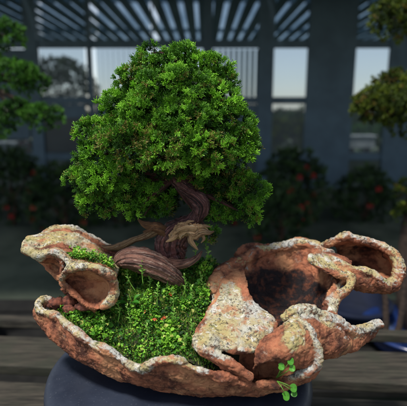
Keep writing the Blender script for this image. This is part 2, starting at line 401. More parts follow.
organic('curled_flap', mb, pot, [rc([a[:3] for a in flr[:7]], 8.5), rc([(293,322,-.08),(296,335,-.11),(293,343,-.12)], 10)], [rc(L2, 12)], amp=(.0034, .0018))

# right wing -------------------------------------------
mb = MB()
wr = [(284,320,-.062,5),(291,313,-.055,5.5),(300,309,-.05,6),(310,309,-.045,6),(319,314,-.04,5.5),(328,317,-.04,6),(338,322,-.035,6),(346,329,-.03,8),(355,331,-.02,6),(366,329,-.01,5),(374,325,0,5.5),(380,323,.004,6)]
tube(mb, T4(wr), 16, 120)
slab(mb, loft([[a[:3] for a in wr],
               [(296,325,-.075),(302,330,-.075),(310,333,-.07),(318,337,-.068),(327,340,-.062),(337,341,-.055),(346,342,-.045),(354,340,-.03),(362,337,-.02),(371,333,-.005),(378,328,0)],
               [(300,350,-.06),(310,354,-.06),(322,357,-.055),(334,356,-.05),(346,352,-.035),(356,347,-.02),(366,341,-.005),(378,330,.004)],
               [(300,352,0),(312,350,0),(322,345,.0),(332,340,.0),(342,336,.0),(352,334,.0),(364,332,.005),(376,326,.01)]], 80, 40), .008)
organic('side_lip', mb, pot, [rc([(a, b, c) for a, b, c, r in wr], 10)], [rc([a[:3] for a in wr[:5]], 8)], amp=(.0034, .0019))

# hollow -----------------------------------------------
mb = MB()
W0 = cr(W([(226,280,.035),(236,287,.02),(249,299,0),(260,310,-.02),(272,317,-.035),(286,320,-.045),(297,313,-.045),(310,310,-.04),(322,310,-.03),(331,300,-.01),(336,285,.02),
     (334,268,.06),(322,252,.11),(305,247,.14),(285,248,.15),(262,252,.14),(245,258,.11),(232,268,.07)]), 120, True)
ctr = W0.mean(0)
def shrink(k, dz, dy=0, kz=1.):
    q = ctr + (W0 - ctr) * np.array([k, k, kz]); return q + np.array([0, dy, -dz])
g = loft([W0, shrink(.90, .022, .002, .9), shrink(.68, .052, .0, .6), shrink(.35, .072, -.005, .2), shrink(.05, .076, -.005, 0)], 120, 50, True, True)
slab(mb, g, .009, True)
g = loft([shrink(1.05, .006), shrink(.98, .05, 0, .8), shrink(.72, .10, 0, .4), shrink(.45, .13, 0, .1)], 120, 40, True, True)
slab(mb, g, .008, True)
br = [(212,296,.01,6),(213,285,.035,8.5),(221,275,.06,9),(233,267,.08,8),(246,258,.11,7),(262,251,.14,5.5),(285,246,.15,5),(304,244,.145,6),(318,248,.13,6),(332,254,.10,5)]
tube(mb, T4(br), 14, 120)
tube(mb, T4([(238,257,.14,5),(243,251,.155,5),(252,248,.165,5),(264,248,.165,4.5),(277,248,.16,4)]), 14, 50)
tube(mb, T4([(286,245,.16,4),(298,242,.16,5),(310,243,.15,5),(320,248,.14,4)]), 12, 40)
def cavity_dark(co, no):
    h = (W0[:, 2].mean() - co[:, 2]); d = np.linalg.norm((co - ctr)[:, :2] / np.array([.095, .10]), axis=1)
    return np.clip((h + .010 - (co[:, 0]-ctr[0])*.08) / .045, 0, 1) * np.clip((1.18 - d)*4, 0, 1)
organic('hollow', mb, pot, [rc([(a, b-3, c) for a, b, c, r in br[5:]], 7.5), rc([(241,246,.18),(265,245,.18)], 8), rc([(214,292,.02),(218,282,.045),(227,273,.065),(238,266,.085),(250,258,.115)], 7.5)], [rc([a[:3] for a in br[:4]], 14)], cavity_dark, amp=(.0040, .0022))

# tongue and strut --------------------------------------
mb = MB()
t0 = [(308,256,.045),(318,254,.06),(333,257,.06),(345,265,.05),(353,273,.04)]
t1 = [(308,259,.030),(318,262,.04),(333,266,.045),(345,271,.04),(352,276,.034)]
t2 = [(309,262,.03),(319,269,.02),(333,275,.015),(345,279,.02),(351,279,.028)]
slab(mb, loft([t0, t1, t2], 50, 20), .008)
tube(mb, T4([(351,274,.03,5),(351,283,.02,4.6),(346,291,.01,5),(338,297,0,5),(334,305,-.015,5),(331,315,-.03,6)]), 14, 60)
tube(mb, T4([(346,278,.03,3),(340,284,.03,3.5),(332,292,.01,4),(326,306,-.02,4)]), 12, 40)
slab(mb, loft([[(312,256,.05),(330,257,.062),(350,270,.045)], [(316,252,.11),(332,254,.10),(352,262,.09)]], 30, 14), .007)
organic('tongue', mb, pot, [rc(t1, 11), rc([(351,276,.03),(350,285,.02),(338,297,0),(332,312,-.025)], 7)], [rc(t1, 14), rc([(350,285,.02),(332,312,-.025)], 10)], amp=(.003, .0018))

# hood ---------------------------------------------------
mb = MB()
ht = [(320,249,.13,4),(330,243,.11,5),(338,239,.10,4.5),(346,236,.10,5),(353,238,.10,4),(368,241,.10,4.5),(381,246,.09,4.5),(389,251,.08,4)]
hb = [(338,263,.055,4),(349,269,.045,5),(362,271,.04,5),(373,275,.035,5),(381,283,.03,6),(388,288,.035,6)]
hr = [(387,249,.085,4),(394,255,.075,5),(398,264,.065,6),(399,274,.058,6.5),(395,283,.05,7),(386,287,.045,6)]
tube(mb, T4(ht), 14, 80); tube(mb, T4(hb), 14, 70); tube(mb, T4(hr), 14, 60)
slab(mb, loft([[a[:3] for a in ht[1:]], [(336,248,.15),(352,248,.155),(370,250,.15),(385,253,.135),(396,259,.105)],
               [(336,256,.16),(352,259,.16),(370,261,.155),(385,264,.135),(399,269,.095)], [(338,263,.12),(351,268,.11),(366,272,.11),(382,277,.10),(395,282,.075)], [(339,264,.06),(350,269,.05),(362,272,.045),(374,276,.04),(384,284,.035)]], 60, 50), .007)
slab(mb, loft([[a[:3] for a in hb], [(340,277,.04),(352,280,.035),(364,283,.032),(376,286,.032),(388,289,.04)],
               [(340,282,.06),(353,287,.055),(367,291,.052),(380,292,.05),(392,290,.055)], [(345,275,.12),(360,280,.12),(375,283,.11),(392,284,.10)]], 50, 40), .008)
slab(mb, loft([[a[:3] for a in hr], [(383,254,.12),(390,260,.11),(393,266,.10),(393,275,.09),(389,281,.08),(384,284,.075)]], 40, 14), .008)
def hood_dark(co, no):
    c_ = P(362, 258, .12); return np.clip(1.25 - np.linalg.norm((co - c_)/np.array([.060, .055, .028]), axis=1), 0, 1)  # darker colour towards the middle of the hood recess
organic('hooded_lip', mb, pot, [rc([(a, b-1, c) for a, b, c, r in ht], 7.5), rc([(a, b-1, c) for a, b, c, r in hb], 6.5), rc([a[:3] for a in hr], 8.5)], (), hood_dark, amp=(.0038, .0024))

# ------------------------------------------------------------------ soil, ground cover
soilrows = [[(48,306,.015),(62,316,-.012),(82,334,-.045),(104,346,-.065),(128,361,-.085),(152,361,-.095),(178,358,-.105),(203,366,-.105),(235,378,-.10)],
            [(62,303,.03),(80,311,.01),(100,318,-.02),(125,325,-.035),(150,326,-.045),(175,326,-.045),(200,330,-.05),(218,338,-.05),(240,345,-.05)],
            [(74,290,.05),(93,293,.03),(115,293,.02),(135,291,.02),(155,291,.02),(175,291,.02),(196,291,.02),(212,293,.01),(236,300,.01)],
            [(64,254,.09),(85,252,.1),(104,260,.10),(125,268,.09),(150,270,.085),(175,268,.085),(196,266,.085),(212,264,.085),(240,270,.10)],
            [(70,256,.13),(90,258,.14),(106,266,.14),(125,276,.15),(150,278,.15),(175,276,.15),(196,274,.15),(212,272,.15),(240,276,.15)]]
sg = loft(soilrows, 90, 60)
for j in range(60):
    for i in range(90): sg[j, i, 2] += .004*mnoise.noise(Vector(sg[j, i].tolist())*30) + .0025*mnoise.noise(Vector(sg[j, i].tolist())*90) - .003
mb = MB(); mb.add(sg.reshape(-1, 3), [(j*90+i, j*90+i+1, (j+1)*90+i+1, (j+1)*90+i) for j in range(59) for i in range(89)])
soil = mb.build('soil', SOIL); tag(soil, 'dark damp soil filling the clay pot under the green plants', 'soil', kind='stuff')

def leaf_shape(n=6, fold=.25, notch=False, w=.8):
    """small curved leaf pointing +x, unit length: verts, tris"""
    V = [(0, 0, 0)]; mid = []
    ts = np.linspace(0, 1, n)
    L = [(t, w*.5*math.sin(math.pi*t**.8), 0) for t in ts[1:-1]]
    V = [(0,0,0)] + [(t, y, fold*y) for t, y, z in L] + [(1, 0, -.08)] + [(t, -y, fold*y) for t, y, z in L[::-1]]
    V = np.array(V); V[:, 2] += .12*np.sin(V[:, 0]*math.pi)
    T = [(0, i, i+1) for i in range(1, len(V)-1)]
    return V, np.array(T)
def rot_to(d, spin):
    """matrices (N,3,3) whose columns are forward d, side, normal"""
    d = d / np.linalg.norm(d, axis=1, keepdims=True)
    a = np.cross(np.array([0, 0, 1.]) + rng.normal(0, .01, d.shape), d); a /= np.linalg.norm(a, axis=1, keepdims=True) + 1e-9
    b = np.cross(d, a); c, s = np.cos(spin)[:, None], np.sin(spin)[:, None]
    return np.stack([d, a*c + b*s, b*c - a*s], 2)
def scatter(V0, T0, pos, dirs, size, spin=None, **at):
    n = len(pos); spin = np.zeros(n) if spin is None else spin
    M = rot_to(dirs, spin)
    V = np.einsum('nij,vj->nvi', M, V0) * size[:, None, None] + pos[:, None, :]
    T = T0[None] + (np.arange(n) * len(V0))[:, None, None]
    return V.reshape(-1, 3), T.reshape(-1, T0.shape[1]), {k: np.repeat(a, len(V0)) for k, a in at.items()}
def join(parts):
    Vs, Ts, As = [], [], {}; n = 0
    for V, T, A in parts:
        Vs.append(V); Ts.append(T + n); n += len(V)
        for k, a in A.items(): As.setdefault(k, []).append(a)
    return np.vstack(Vs), np.vstack(Ts), {k: np.concatenate(a) for k, a in As.items()}

def surf_points(n, g=sg, vmax=1.):
    nv, nu = g.shape[:2]
    v = rng.random(n)**.9 * (nv-2) * vmax; u = rng.random(n) * (nu-2)
    j, i = v.astype(int), u.astype(int); fv, fu = (v-j)[:, None], (u-i)[:, None]
    return (g[j, i]*(1-fu) + g[j, i+1]*fu)*(1-fv) + (g[j+1, i]*(1-fu) + g[j+1, i+1]*fu)*fv
pk = loft([[(72,257,.035),(82,258,.03),(93,259,.03),(104,262,.035),(117,268,.035)], [(68,259,.015),(79,261,.01),(92,263,.005),(103,266,.003),(113,273,.0)], [(69,263,-.01),(79,264,-.018),(92,265,-.022),(103,268,-.022),(112,275,-.02)]], 40, 20) + np.array([0, 0, .001])
parts = []
LV, LT = leaf_shape(6, .3, w=.95)
def xlim(Y):
    ys = [-.13, -.10, -.085, -.06, 0, .05, .10, .2]; px = [216, 214, 196, 202, 209, 211, 216, 240]
    return np.interp(Y, ys, [P(a, 300, b)[0] for a, b in zip(px, ys)])
pts = surf_points(34000)
pts = pts[pts[:, 0] < xlim(pts[:, 1])]; pts = np.vstack([pts, surf_points(1300, pk)])
clump = np.array([mnoise.noise(Vector(p.tolist())*48) for p in pts]); fine = np.array([mnoise.noise(Vector(p.tolist())*140) for p in pts])
patch = np.array([mnoise.noise(Vector((p*20).tolist()) + Vector((4, 4, 4))) for p in pts])
keep = ((patch > -.12) | (rng.random(len(pts)) < .35)) & ((clump*.7 + fine*.6 + rng.normal(0, .22, len(pts))) > -.16)
pts, clump, fine, patch = pts[keep], clump[keep], fine[keep], patch[keep]; n = len(pts)
h = np.clip(.005 + .011*(clump+.35) + rng.normal(0, .003, n), .001, .02)
pos = pts + np.stack([rng.normal(0, .001, n), rng.normal(0, .001, n), h], 1)
az = rng.random(n)*2*math.pi; el = rng.normal(.45, .4, n)
dirs = np.stack([np.cos(az)*np.cos(el), np.sin(az)*np.cos(el), np.sin(el)], 1)
big = rng.random(n) < .05 + .22*(patch > .22)
size = np.where(big, rng.uniform(.006, .009, n), rng.uniform(.0018, .0050, n))
tint = np.clip(.40 + clump*.6 + patch*.35 + rng.normal(0, .22, n) + (h-.006)*22, 0, 1)
parts.append(scatter(LV, LT, pos, dirs, size, rng.normal(0, .4, n), tint=tint, dead=(rng.random(n) < .045)*1.))
# threadlike moss shoots
NV = np.array([(0, -.07, 0), (0, .07, 0), (1, 0, 0)]); NT = np.array([(0, 1, 2)])
q = surf_points(48000); q = q[q[:, 0] < xlim(q[:, 1])]; q = np.vstack([q, surf_points(1500, pk)]); k = len(q)
az = rng.random(k)*2*math.pi; el = rng.normal(1.0, .35, k)
parts.append(scatter(NV, NT, q, np.stack([np.cos(az)*np.cos(el), np.sin(az)*np.cos(el), np.sin(el)], 1), rng.uniform(.003, .011, k), rng.random(k)*6, tint=rng.uniform(.1, .9, k), dead=(rng.random(k) < .25)*1.))
V, T, A_ = join(parts)
gc = fastmesh('ground_cover', V, T, A_, MOSS, smooth=False)
tag(gc, 'dense bright green moss and tiny leaved weeds carpeting the soil in the pot', 'moss', kind='stuff')

# ------------------------------------------------------------------ small plants, leaves, stones
def soil_z(x, y):
    d = (sg[:, :, 0]-x)**2 + (sg[:, :, 1]-y)**2; j, i = np.unravel_index(d.argmin(), d.shape); return sg[j, i, 2]
SP = [((136,292),(127,266),.015,'tall pale sprout in front of the left end of the striped wood'),
      ((149,296),(150,272),.012,'pale sprout before the middle of the striped wood'),
      ((164,296),(166,270),.012,'pale yellow green sprout just below the right end of the striped wood'),
      ((181,300),(184,276),.010,'sprout with small pale leaves under the tree base'),
      ((131,336),(127,306),-.045,'whitish topped sprout in the middle left of the green bed, nearest the arched lip'),
      ((190,312),(192,288),-.01,'slender sprout halfway between the tree base and the folded front lip'),
      ((203,300),(200,274),.02,'sprout beside the left shoulder of the clay hollow'),
      ((172,338),(174,312),-.055,'yellowish sprout close to the front rim right of the red leaves'),
      ((112,312),(108,292),-.01,'short sprout right behind the arched clay lip')]
def sprout(a, b, Y, label):
    p0 = P(a[0], a[1], Y); p1 = P(b[0], b[1], Y + .004); e = empty('sprout', p0, label, 'sprout', 'sprouts rising from the green bed')
    m = MB(); mid = (p0 + p1)/2 + np.array([rng.normal(0, .003), 0, 0])
    pts = cr([list(p0)+[.0009], list(mid)+[.0007], list(p1)+[.0004]], 10); tube(m, pts, 6, 10, tint=.5)
    m.build('stem', SPRT, e)
    V0, T0 = leaf_shape(6, .25, w=.45); pos = []; dr = []; sz = []
    for k in range(4, 10):
        for s in (0, 1):
            a_ = k*1.9 + s*math.pi + rng.normal(0, .3); pos.append(pts[k, :3]); up_ = .45 + .12*(k-4)
            dr.append((math.cos(a_), math.sin(a_), up_)); sz.append(rng.uniform(.005, .0085))
    V, T, A = scatter(V0, T0, np.array(pos), np.array(dr), np.array(sz), rng.normal(0, .3, len(pos)), tint=rng.uniform(.3, 1, len(pos)))
    fastmesh('leaves', V, T, A, SPRT, e)
MORE = [(143,284,142,262,.0,'thin sprout crossing the left half of the striped wood'),(157,306,158,285,-.02,'pale sprout midway between the striped wood and the red leaves'),
 (118,322,116,300,-.04,'sprout right of the rust red stone under the arched lip'),(146,346,147,326,-.07,'sprout near the front rim below the largest red leaf'),
 (190,342,191,322,-.07,'sprout just left of the folded front lip'),(104,334,103,318,-.05,'low sprout near the front rim on the left side of the bed'),
 (172,312,171,290,-.02,'sprout right above the red leaves'),(194,262,196,244,.07,'sprout behind the curved root right of the trunk'),(205,262,206,246,.075,'sprout behind the left shoulder of the clay hollow'),
 (186,352,186,336,-.09,'small sprout next to the front rim before the folded lip')]
for s in SP: sprout(*s)
for a, b, c, d, Y, lab in MORE: sprout((a, b), (c, d), Y, lab)

def disc_leaf(m, c, r, nrm, tint, notch=.25):
    nrm = np.array(nrm, float); nrm /= np.linalg.norm(nrm); a = np.cross(nrm, [.3, .1, 1]); a /= np.linalg.norm(a); b = np.cross(nrm, a)
    V = [c - nrm*r*.12]; n = 20
    for ring, k in ((.55, 0), (1., 1)):
        for i in range(n):
            t = 2*math.pi*i/n; rr = r*ring*(1 - notch*max(0, math.cos(t*.5))**12*ring*1.6 + .04*math.sin(t*3))
            V.append(c + (a*math.cos(t) + b*math.sin(t))*rr + nrm*r*(.10*math.sin(t*2)*ring + .30*abs(math.sin(t))*ring))
    f = [(0, 1+i, 1+(i+1) % n) for i in range(n)] + [(1+i, 1+n+i, 1+n+(i+1) % n, 1+(i+1) % n) for i in range(n)]
    m.add(V, f, tint=tint)
LFM = mat_leaf('round_leaves', (.02, .10, .01), (.045, .20, .018), (.09, .32, .03), None, .3, .45)
def clover(leaves, root, label):
    e = empty('clover', P(*root), label, 'clover', 'clovers growing from the front opening of the pot'); st = MB()
    for (x, y, Y, r) in leaves:
        m = MB(); c = P(x, y, Y); disc_leaf(m, c, r*.00132, (rng.normal(0, .25), -.8, .6), rng.uniform(.4, .9)); m.build('leaf', LFM, e)
        p0 = P(*root); tube(st, [list(p0)+[.0007], list((p0+c)/2+np.array([0, -.008, .006]))+[.0006], list(c + np.array([0, .001, -.001]))+[.0005]], 6, 10, tint=.3)
    st.build('stem', SPRT, e)
clover([(281,366.5,-.125,4),(290,361,-.128,4.3),(292,368,-.13,3.8),(287,358,-.122,3)], (276,378,-.10), 'three leaved bright clover growing in the dark opening under the curled flap')
clover([(285.5,396,-.13,5),(293,388,-.132,4.5),(294,393,-.13,4)], (277,381,-.118), 'clover with round leaves hanging down over the lower rim of the pot')
def broadleaf(cs, root, label, mat=LFM, name='broadleaf_seedling', cat='seedling', w=.6):
    e = empty(name, P(*root), label, cat, None); V0, T0 = leaf_shape(9, .25, w=w)
    for (x, y, Y, L, dx, dy, dz) in cs:
        V, T, A = scatter(V0, T0, np.array([P(x, y, Y)]), np.array([[dx, dy, dz]]), np.array([L*.0017]), tint=np.array([.35 + .4*rng.random()])); fastmesh('leaf', V, T, A, mat, e, True)
broadleaf([(95,262,.03,13,1,-.3,.35),(88,263,.03,13,-1,-.2,.3),(100,263,.03,12,1,.3,.1),(92,264,.02,9,-.2,-1,.2),(84,258,.04,9,-.8,.2,.7)], (93,264,.03), 'broad leaved green seedling in the pocket behind the arched lip')
broadleaf([(131,303,-.015,11,.9,-.5,.25),(127,303,-.015,11,-1,-.4,.15),(134,300,-.01,9,.8,.3,.6),(128,308,-.02,9,.2,-1,.1)], (130,304,-.015), 'pair of large round green leaves right of the arched lip')
REDL = mat_leaf('fallen_leaf', (.45, .09, .03), (.6, .14, .05), (.65, .25, .1), None, .2)
for i, (x, y, Y, s, dx, lab) in enumerate([(162,318,-.055,10,1,'largest orange red leaf, lying in the middle of the green bed'),(156,320,-.055,8,-.9,'small rust red leaf touching the left side of the largest red leaf'),
        (172,296,0,8,-.6,'narrow reddish leaf below the right end of the striped wood'),(145,312,-.03,6,.7,'tiny brownish red leaf left of the largest red leaf')]):
    V0, T0 = leaf_shape(9, .12, w=.55); p = P(x, y, Y); p[2] = max(p[2], soil_z(p[0], p[1]) + .014)
    o = empty('fallen_leaf', p, lab, 'fallen leaf', 'reddish leaves on the green bed')
    az = [.3, 1.5, -1.0][:3 if s > 7 else 2]; n_ = len(az); pp = p + rng.normal(0, .0007, (n_, 3))
    ob = fastmesh('blade', *scatter(V0, T0, pp, np.array([(dx*math.cos(a), -math.sin(a)-.3, .25+.3*math.cos(a*3)) for a in az]), s*.0012*rng.uniform(.7, 1.1, n_), rng.normal(0, .5, n_), tint=rng.random(n_)), REDL, o, True)
def stone(c, r, label, grp=None, sq=(1, .9, .75)):
    p = P(*c); import bmesh as bm_; b = bm_.new(); bm_.ops.create_icosphere(b, subdivisions=4, radius=1)
    me = bpy.data.meshes.new('stone')
    for v in b.verts:
        d = v.co.copy(); k = 1 + .28*mnoise.noise(d*1.3 + Vector(p.tolist())*40) + .14*mnoise.noise(d*3.3) + .07*mnoise.noise(d*8)
        v.co = Vector((d.x*sq[0], d.y*sq[1], d.z*sq[2])) * k * r * .0017
    b.to_mesh(me); b.free(); me.polygons.foreach_set('use_smooth', np.ones(len(me.polygons), bool)); me.materials.append(ROCKM)
    o = bpy.data.objects.new('scoria_stone', me); COL.objects.link(o); o.location = p; tag(o, label, 'stone', grp)
G_ = 'red porous stones between the left lips'
stone((56,303,.012), 8.5, 'red brown porous stone nearest the left tip of the pot', G_); stone((70,302,.015), 8, 'tall red stone wedged under the left hooded lip', G_, (.9, .9, 1.1))
stone((69,309,-.003), 6, 'small red stone sunk in moss in front of its two neighbours', G_); stone((84,306,-.01), 7, 'rust red stone directly under the arched lip', G_, (1.3, .9, .7))

# ------------------------------------------------------------------ the tree
TY = .065
tree = empty('bonsai_tree', P(170, 268, TY), 'juniper with twisted purple brown trunk and dense bright green crown, in the clay pot', 'bonsai tree')
mb = MB()
tube(mb, T4([(164,274,TY,15),(167,262,TY,12),(169,252,TY,11),(171,243,TY,13),(177,234,TY,14),(186,227,TY-.002,12),(193,221,TY-.008,8.5),(198,214,TY-.012,7.5),(201,207,TY-.014,8.2),(197,200,TY-.012,8),(190,194,TY-.006,6.8),(182,186,TY,6.8),(176,179,TY,6.6),(172,166,TY,6),(170,148,TY,5.5),(173,118,TY,5),(176,88,TY,3.5),(174,66,TY,1.5)]), 48, 200, ridge=.20, twist=14, rk=4, rough=1.5)
tube(mb, T4([(172,268,TY-.012,5),(163,255,TY-.016,6),(162,243,TY-.018,6),(170,232,TY-.02,6.5),(182,226,TY-.02,6),(191,222,TY-.02,4.5),(197,213,TY-.02,3)]), 24, 80, ridge=.3, twist=20, rk=5)
tube(mb, T4([(178,266,TY+.004,4),(180,254,TY-.004,5),(178,243,TY-.014,5.5),(186,233,TY-.02,5),(192,226,TY-.014,4)]), 24, 60, ridge=.3, twist=20, rk=5)
mb.build('trunk', WOOD, tree)
mb = MB(); tube(mb, T4([(117,263,.03,5),(122,260,.03,9),(133,258.5,.026,12),(147,262,.024,12.5),(160,268,.024,11),(172,276,.028,9),(182,284,.035,5)]), 64, 160, ridge=.16, twist=5, rk=6, rough=.45)
mb.build('peeled_root', BURL, tree)
mb = MB(); tube(mb, T4([(98,247,.10,2),(112,248,.09,3),(124,245,.08,3.4),(134,240,.07,3),(146,236,.06,3.6),(158,230,.06,5),(168,232,.06,5)]), 16, 60, ridge=.2, twist=10)
mb.build('root', DEAD, tree)
mb = MB(); tube(mb, T4([(168,262,.045,5),(178,264,.03,4.6),(188,263,.022,4),(197,258,.02,2.8),(202,251,.02,1)]), 16, 50, ridge=.2, twist=10)
mb.build('root', BURL, tree)
mb = MB(); tube(mb, T4([(170,241,.02,1.5),(174,235,.018,4.2),(181,230,.012,6.6),(189,230,.010,5.2),(195,232,.012,6.4),(202,231,.012,4.8),(208,233,.014,3),(214,231.5,.016,.7)]), 32, 90, ridge=.34, twist=30, rk=4, rough=2.2)
tube(mb, T4([(192,234,.008,3.6),(191,240,.004,2.6),(194,245,.002,1.9),(198,250,0,.6)]), 14, 26, ridge=.45, rk=4); tube(mb, T4([(177,234,.010,3.4),(172,239,.004,2),(166,242,0,.6)]), 14, 20, ridge=.45, rk=4)
tube(mb, T4([(199,229,.012,3.6),(205,226,.01,1.8),(211,227,.01,.5)]), 12, 20, ridge=.45, rk=4); tube(mb, T4([(202,234,.01,2.6),(204,239,.006,1.6),(201,243,.004,.5)]), 12, 20, ridge=.4, rk=4)
tube(mb, T4([(184,227,.010,3),(188,222,.006,1.6),(194,221,.004,.5)]), 12, 16, ridge=.4, rk=4)
mb.build('deadwood', DEAD, tree)
mb = MB(); tube(mb, T4([(168,234,.05,6),(159,228,.04,4.6),(151,226,.035,3.8),(144,224,.035,2.8),(138,219,.035,.8)]), 20, 40, ridge=.35, twist=15, rk=4); tube(mb, T4([(153,226,.035,3.6),(148,231,.03,2.2),(143,232,.028,.7)]), 12, 16, ridge=.4, rk=4)
STUB = mat_wood('brown_stub', (.05, .018, .008), (.20, .085, .03), (.34, .20, .09), .7, 3.4)
mb.build('broken_stub', STUB, tree)

PADS = [(151,53,.06,9,9),(183,58,.06,15,9),(163,68,.055,26,15),(205,70,.06,22,13),(222,84,.06,15,12),(140,84,.05,22,15),(175,90,.02,34,20),(212,100,.04,26,18),
        (125,112,.05,24,17),(103,136,.05,24,17),(150,116,.01,28,19),(128,146,-.01,32,20),(96,156,.04,20,15),(185,122,0,28,19),(225,124,.03,26,19),(240,146,.04,20,16),
        (170,148,-.02,30,17),(205,150,-.01,30,17),(232,158,.02,20,10),(86,184,.05,19,15),(110,180,.02,26,15),(132,196,.04,18,17),(100,204,.05,20,11),(150,172,.04,26,12),
        (222,182,.06,24,15),(246,192,.055,20,13),(245,214,.05,12,11),(233,206,.06,14,10),(200,172,.06,24,12),(175,105,.10,42,26),(165,140,.12,58,30),(212,236,.045,6,7),(150,190,.085,20,15),(160,204,.10,17,11),(205,190,.10,26,16),(222,206,.09,16,12),(138,212,.06,8,6),(154,206,.075,12,9),(166,192,.085,14,9),(143,218,.07,6,4),(165,72,.09,18,13),(203,84,.09,22,16),(145,92,.08,16,12),(217,214,.07,10,9)]
def finger_tpl(seed):
    """one spray: radiating scaly shoots, unit radius, pointing +x"""
    r = np.random.default_rng(seed); V = []; T = []; tp = []
    def spindle(a, b, w):
        a, b = np.array(a), np.array(b); d = b - a; L = np.linalg.norm(d); d /= L
        u = np.cross(d, [.3, .5, .8]); u /= np.linalg.norm(u); v = np.cross(d, u); n = len(V); c = a + d*L*.45
        V.append(a); tp.append(.1)
        for k in range(3):
            t = 2*math.pi*k/3; V.append(c + (u*math.cos(t) + v*math.sin(t))*w); tp.append(.55)
        V.append(b); tp.append(1.)
        for k in range(3): T.append((n, n+1+(k+1) % 3, n+1+k)); T.append((n+4, n+1+k, n+1+(k+1) % 3))
    for i in range(13):
        a = r.random()*2*math.pi; s = r.uniform(.05, 1.05)
        d = np.array([math.cos(s), math.sin(s)*math.cos(a), math.sin(s)*math.sin(a)]); L = r.uniform(.7, 1.1)
        spindle((0, 0, 0), d*L*.75, .055)
        for j in range(4):
            t = .35 + .2*j; o = d*L*.75*t; dd = d + r.normal(0, .5, 3); dd /= np.linalg.norm(dd); spindle(o, o + dd*r.uniform(.25, .42)*L, .06)
    return np.array(V), np.array(T), np.array(tp)
TPL = [finger_tpl(i) for i in range(6)]
def foliage(name, c, rad, parent, mat, dens, size, label=None, seed=0, tb=0., dead=.05, upb=.55, inner=.35):
    r = np.random.default_rng(seed); area = (rad[0]*rad[1] + rad[0]*rad[2] + rad[1]*rad[2])*4/3*3.14
    n = max(12, int(area*dens)); d = r.normal(0, 1, (n, 3)); d /= np.linalg.norm(d, axis=1, keepdims=True)
    d[:, 2] = np.where((d[:, 2] < -.35) & (r.random(n) < .5), -d[:, 2], d[:, 2])
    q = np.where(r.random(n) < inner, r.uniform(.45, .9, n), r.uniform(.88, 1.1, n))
    pos = c + d*q[:, None]*rad; bump = np.array([mnoise.noise(Vector((p*38).tolist())) for p in pos]); bp = np.array([mnoise.noise(Vector((p*16).tolist())) for p in pos])
    keep = bump + r.normal(0, .15, n) > -.33; d, q, pos, bump, bp = d[keep], q[keep], pos[keep], bump[keep], bp[keep]; n = len(pos)
    pos = pos + d*bump[:, None]*size*.9
    dirs = d + np.array([0, 0, upb]) + r.normal(0, .35, (n, 3)); out = []
    tint = .40 + tb + bump*.65 + bp*.35 + r.normal(0, .15, n) - (q < .88)*.28; brown = (r.random(n) < dead + .10*(bp < -.15))*1.  # sprigs inside the pad tinted darker, painting shade into the gaps
    for k in range(6):
        i = np.arange(n) % 6 == k
        if not i.any(): continue
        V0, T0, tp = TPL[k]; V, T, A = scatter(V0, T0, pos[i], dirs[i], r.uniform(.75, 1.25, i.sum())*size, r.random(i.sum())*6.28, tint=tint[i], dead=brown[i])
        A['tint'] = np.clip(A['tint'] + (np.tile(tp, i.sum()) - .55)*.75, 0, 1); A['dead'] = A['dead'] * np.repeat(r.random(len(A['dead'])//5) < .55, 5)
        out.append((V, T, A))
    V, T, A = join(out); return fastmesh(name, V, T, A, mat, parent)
bm = MB()
for i, (x, y, Y, rx, ry) in enumerate(PADS):
    c = P(x, y, Y); s = PXM(Y, y); rad = np.array([rx*s, (rx*.55+ry*.45)*s*.9, ry*s])
    tb = .08 - (i in (29, 30, 28, 23, 32, 33, 34, 35, 37, 38, 40))*.28 - (i in (24, 25, 26, 27))*.12 + (i in (0, 1))*.06  # shade put into the tint of inner and lower pads, top pads lighter
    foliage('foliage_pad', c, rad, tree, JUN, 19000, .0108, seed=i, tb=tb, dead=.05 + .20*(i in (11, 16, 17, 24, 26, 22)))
    a = P(173 + rng.normal(0, 1), min(max(y+10 + rng.normal(0, 6), 80), 180), TY); m_ = (a+c)/2 + np.array([rng.normal(0, .006), rng.normal(0, .006), rng.normal(.008, .008)])
    bm = MB(); tube(bm, [list(a)+[.004], list(m_)+[.003], list(c)+[.0012]], 8, 14, ridge=.2); bm.build('branch', WOOD, tree)

# ------------------------------------------------------------------ stand and bench
sc_ = (-.043, .025, .145); BZ = -.108; SH = STZ - BZ
st = empty('display_stand', (sc_[0], sc_[1], BZ), 'round blue black stand with a rounded edge under the clay pot', 'stand')
mb = MB(); lathe(mb, [(0, SH), (.05, SH), (.195, SH), (.220, SH-.0015), (.230, SH-.005), (.2365, SH-.012), (.2385, SH-.021), (.2365, SH-.031), (.228, SH-.038), (.0, SH-.038)], (sc_[0], sc_[1], BZ), 128)
mb.build('top', STAND, st)
mb = MB(); lathe(mb, [(0, 0), (.17, 0), (.172, .006), (.13, .02), (.09, .06), (.09, SH-.07), (.14, SH-.05), (.14, SH-.039), (0, SH-.039)], (sc_[0], sc_[1], BZ), 96); mb.build('base', STAND, st)
bench = empty('wooden_bench', (0, 0, -.75), 'weathered slatted wooden bench that carries the stand', 'bench')
def rz(v, a, c=(0, 0)):
    ca, sa = math.cos(a), math.sin(a); v = np.array(v, float); x, y = v[:, 0]-c[0], v[:, 1]-c[1]; v[:, 0] = x*ca-y*sa+c[0]; v[:, 1] = x*sa+y*ca+c[1]; return v
def plank(par, x0, x1, y0, y1, z0, z1, ang=0, mat=None):
    m = MB(); m.box((x0, y0, z0), (x1, y1, z1)); m.v = [rz(v, ang) for v in m.v]; m.build('plank', mat or PLANK, par, False, .003)
for y0, y1 in [(-.42,-.26),(-.23,-.08),(-.05,.08),(.11,.30),(.37,.53),(.635,.67)]: plank(bench, -1.8, 1.8, y0, y1, BZ-.03, BZ - .0005, R(-4.5))
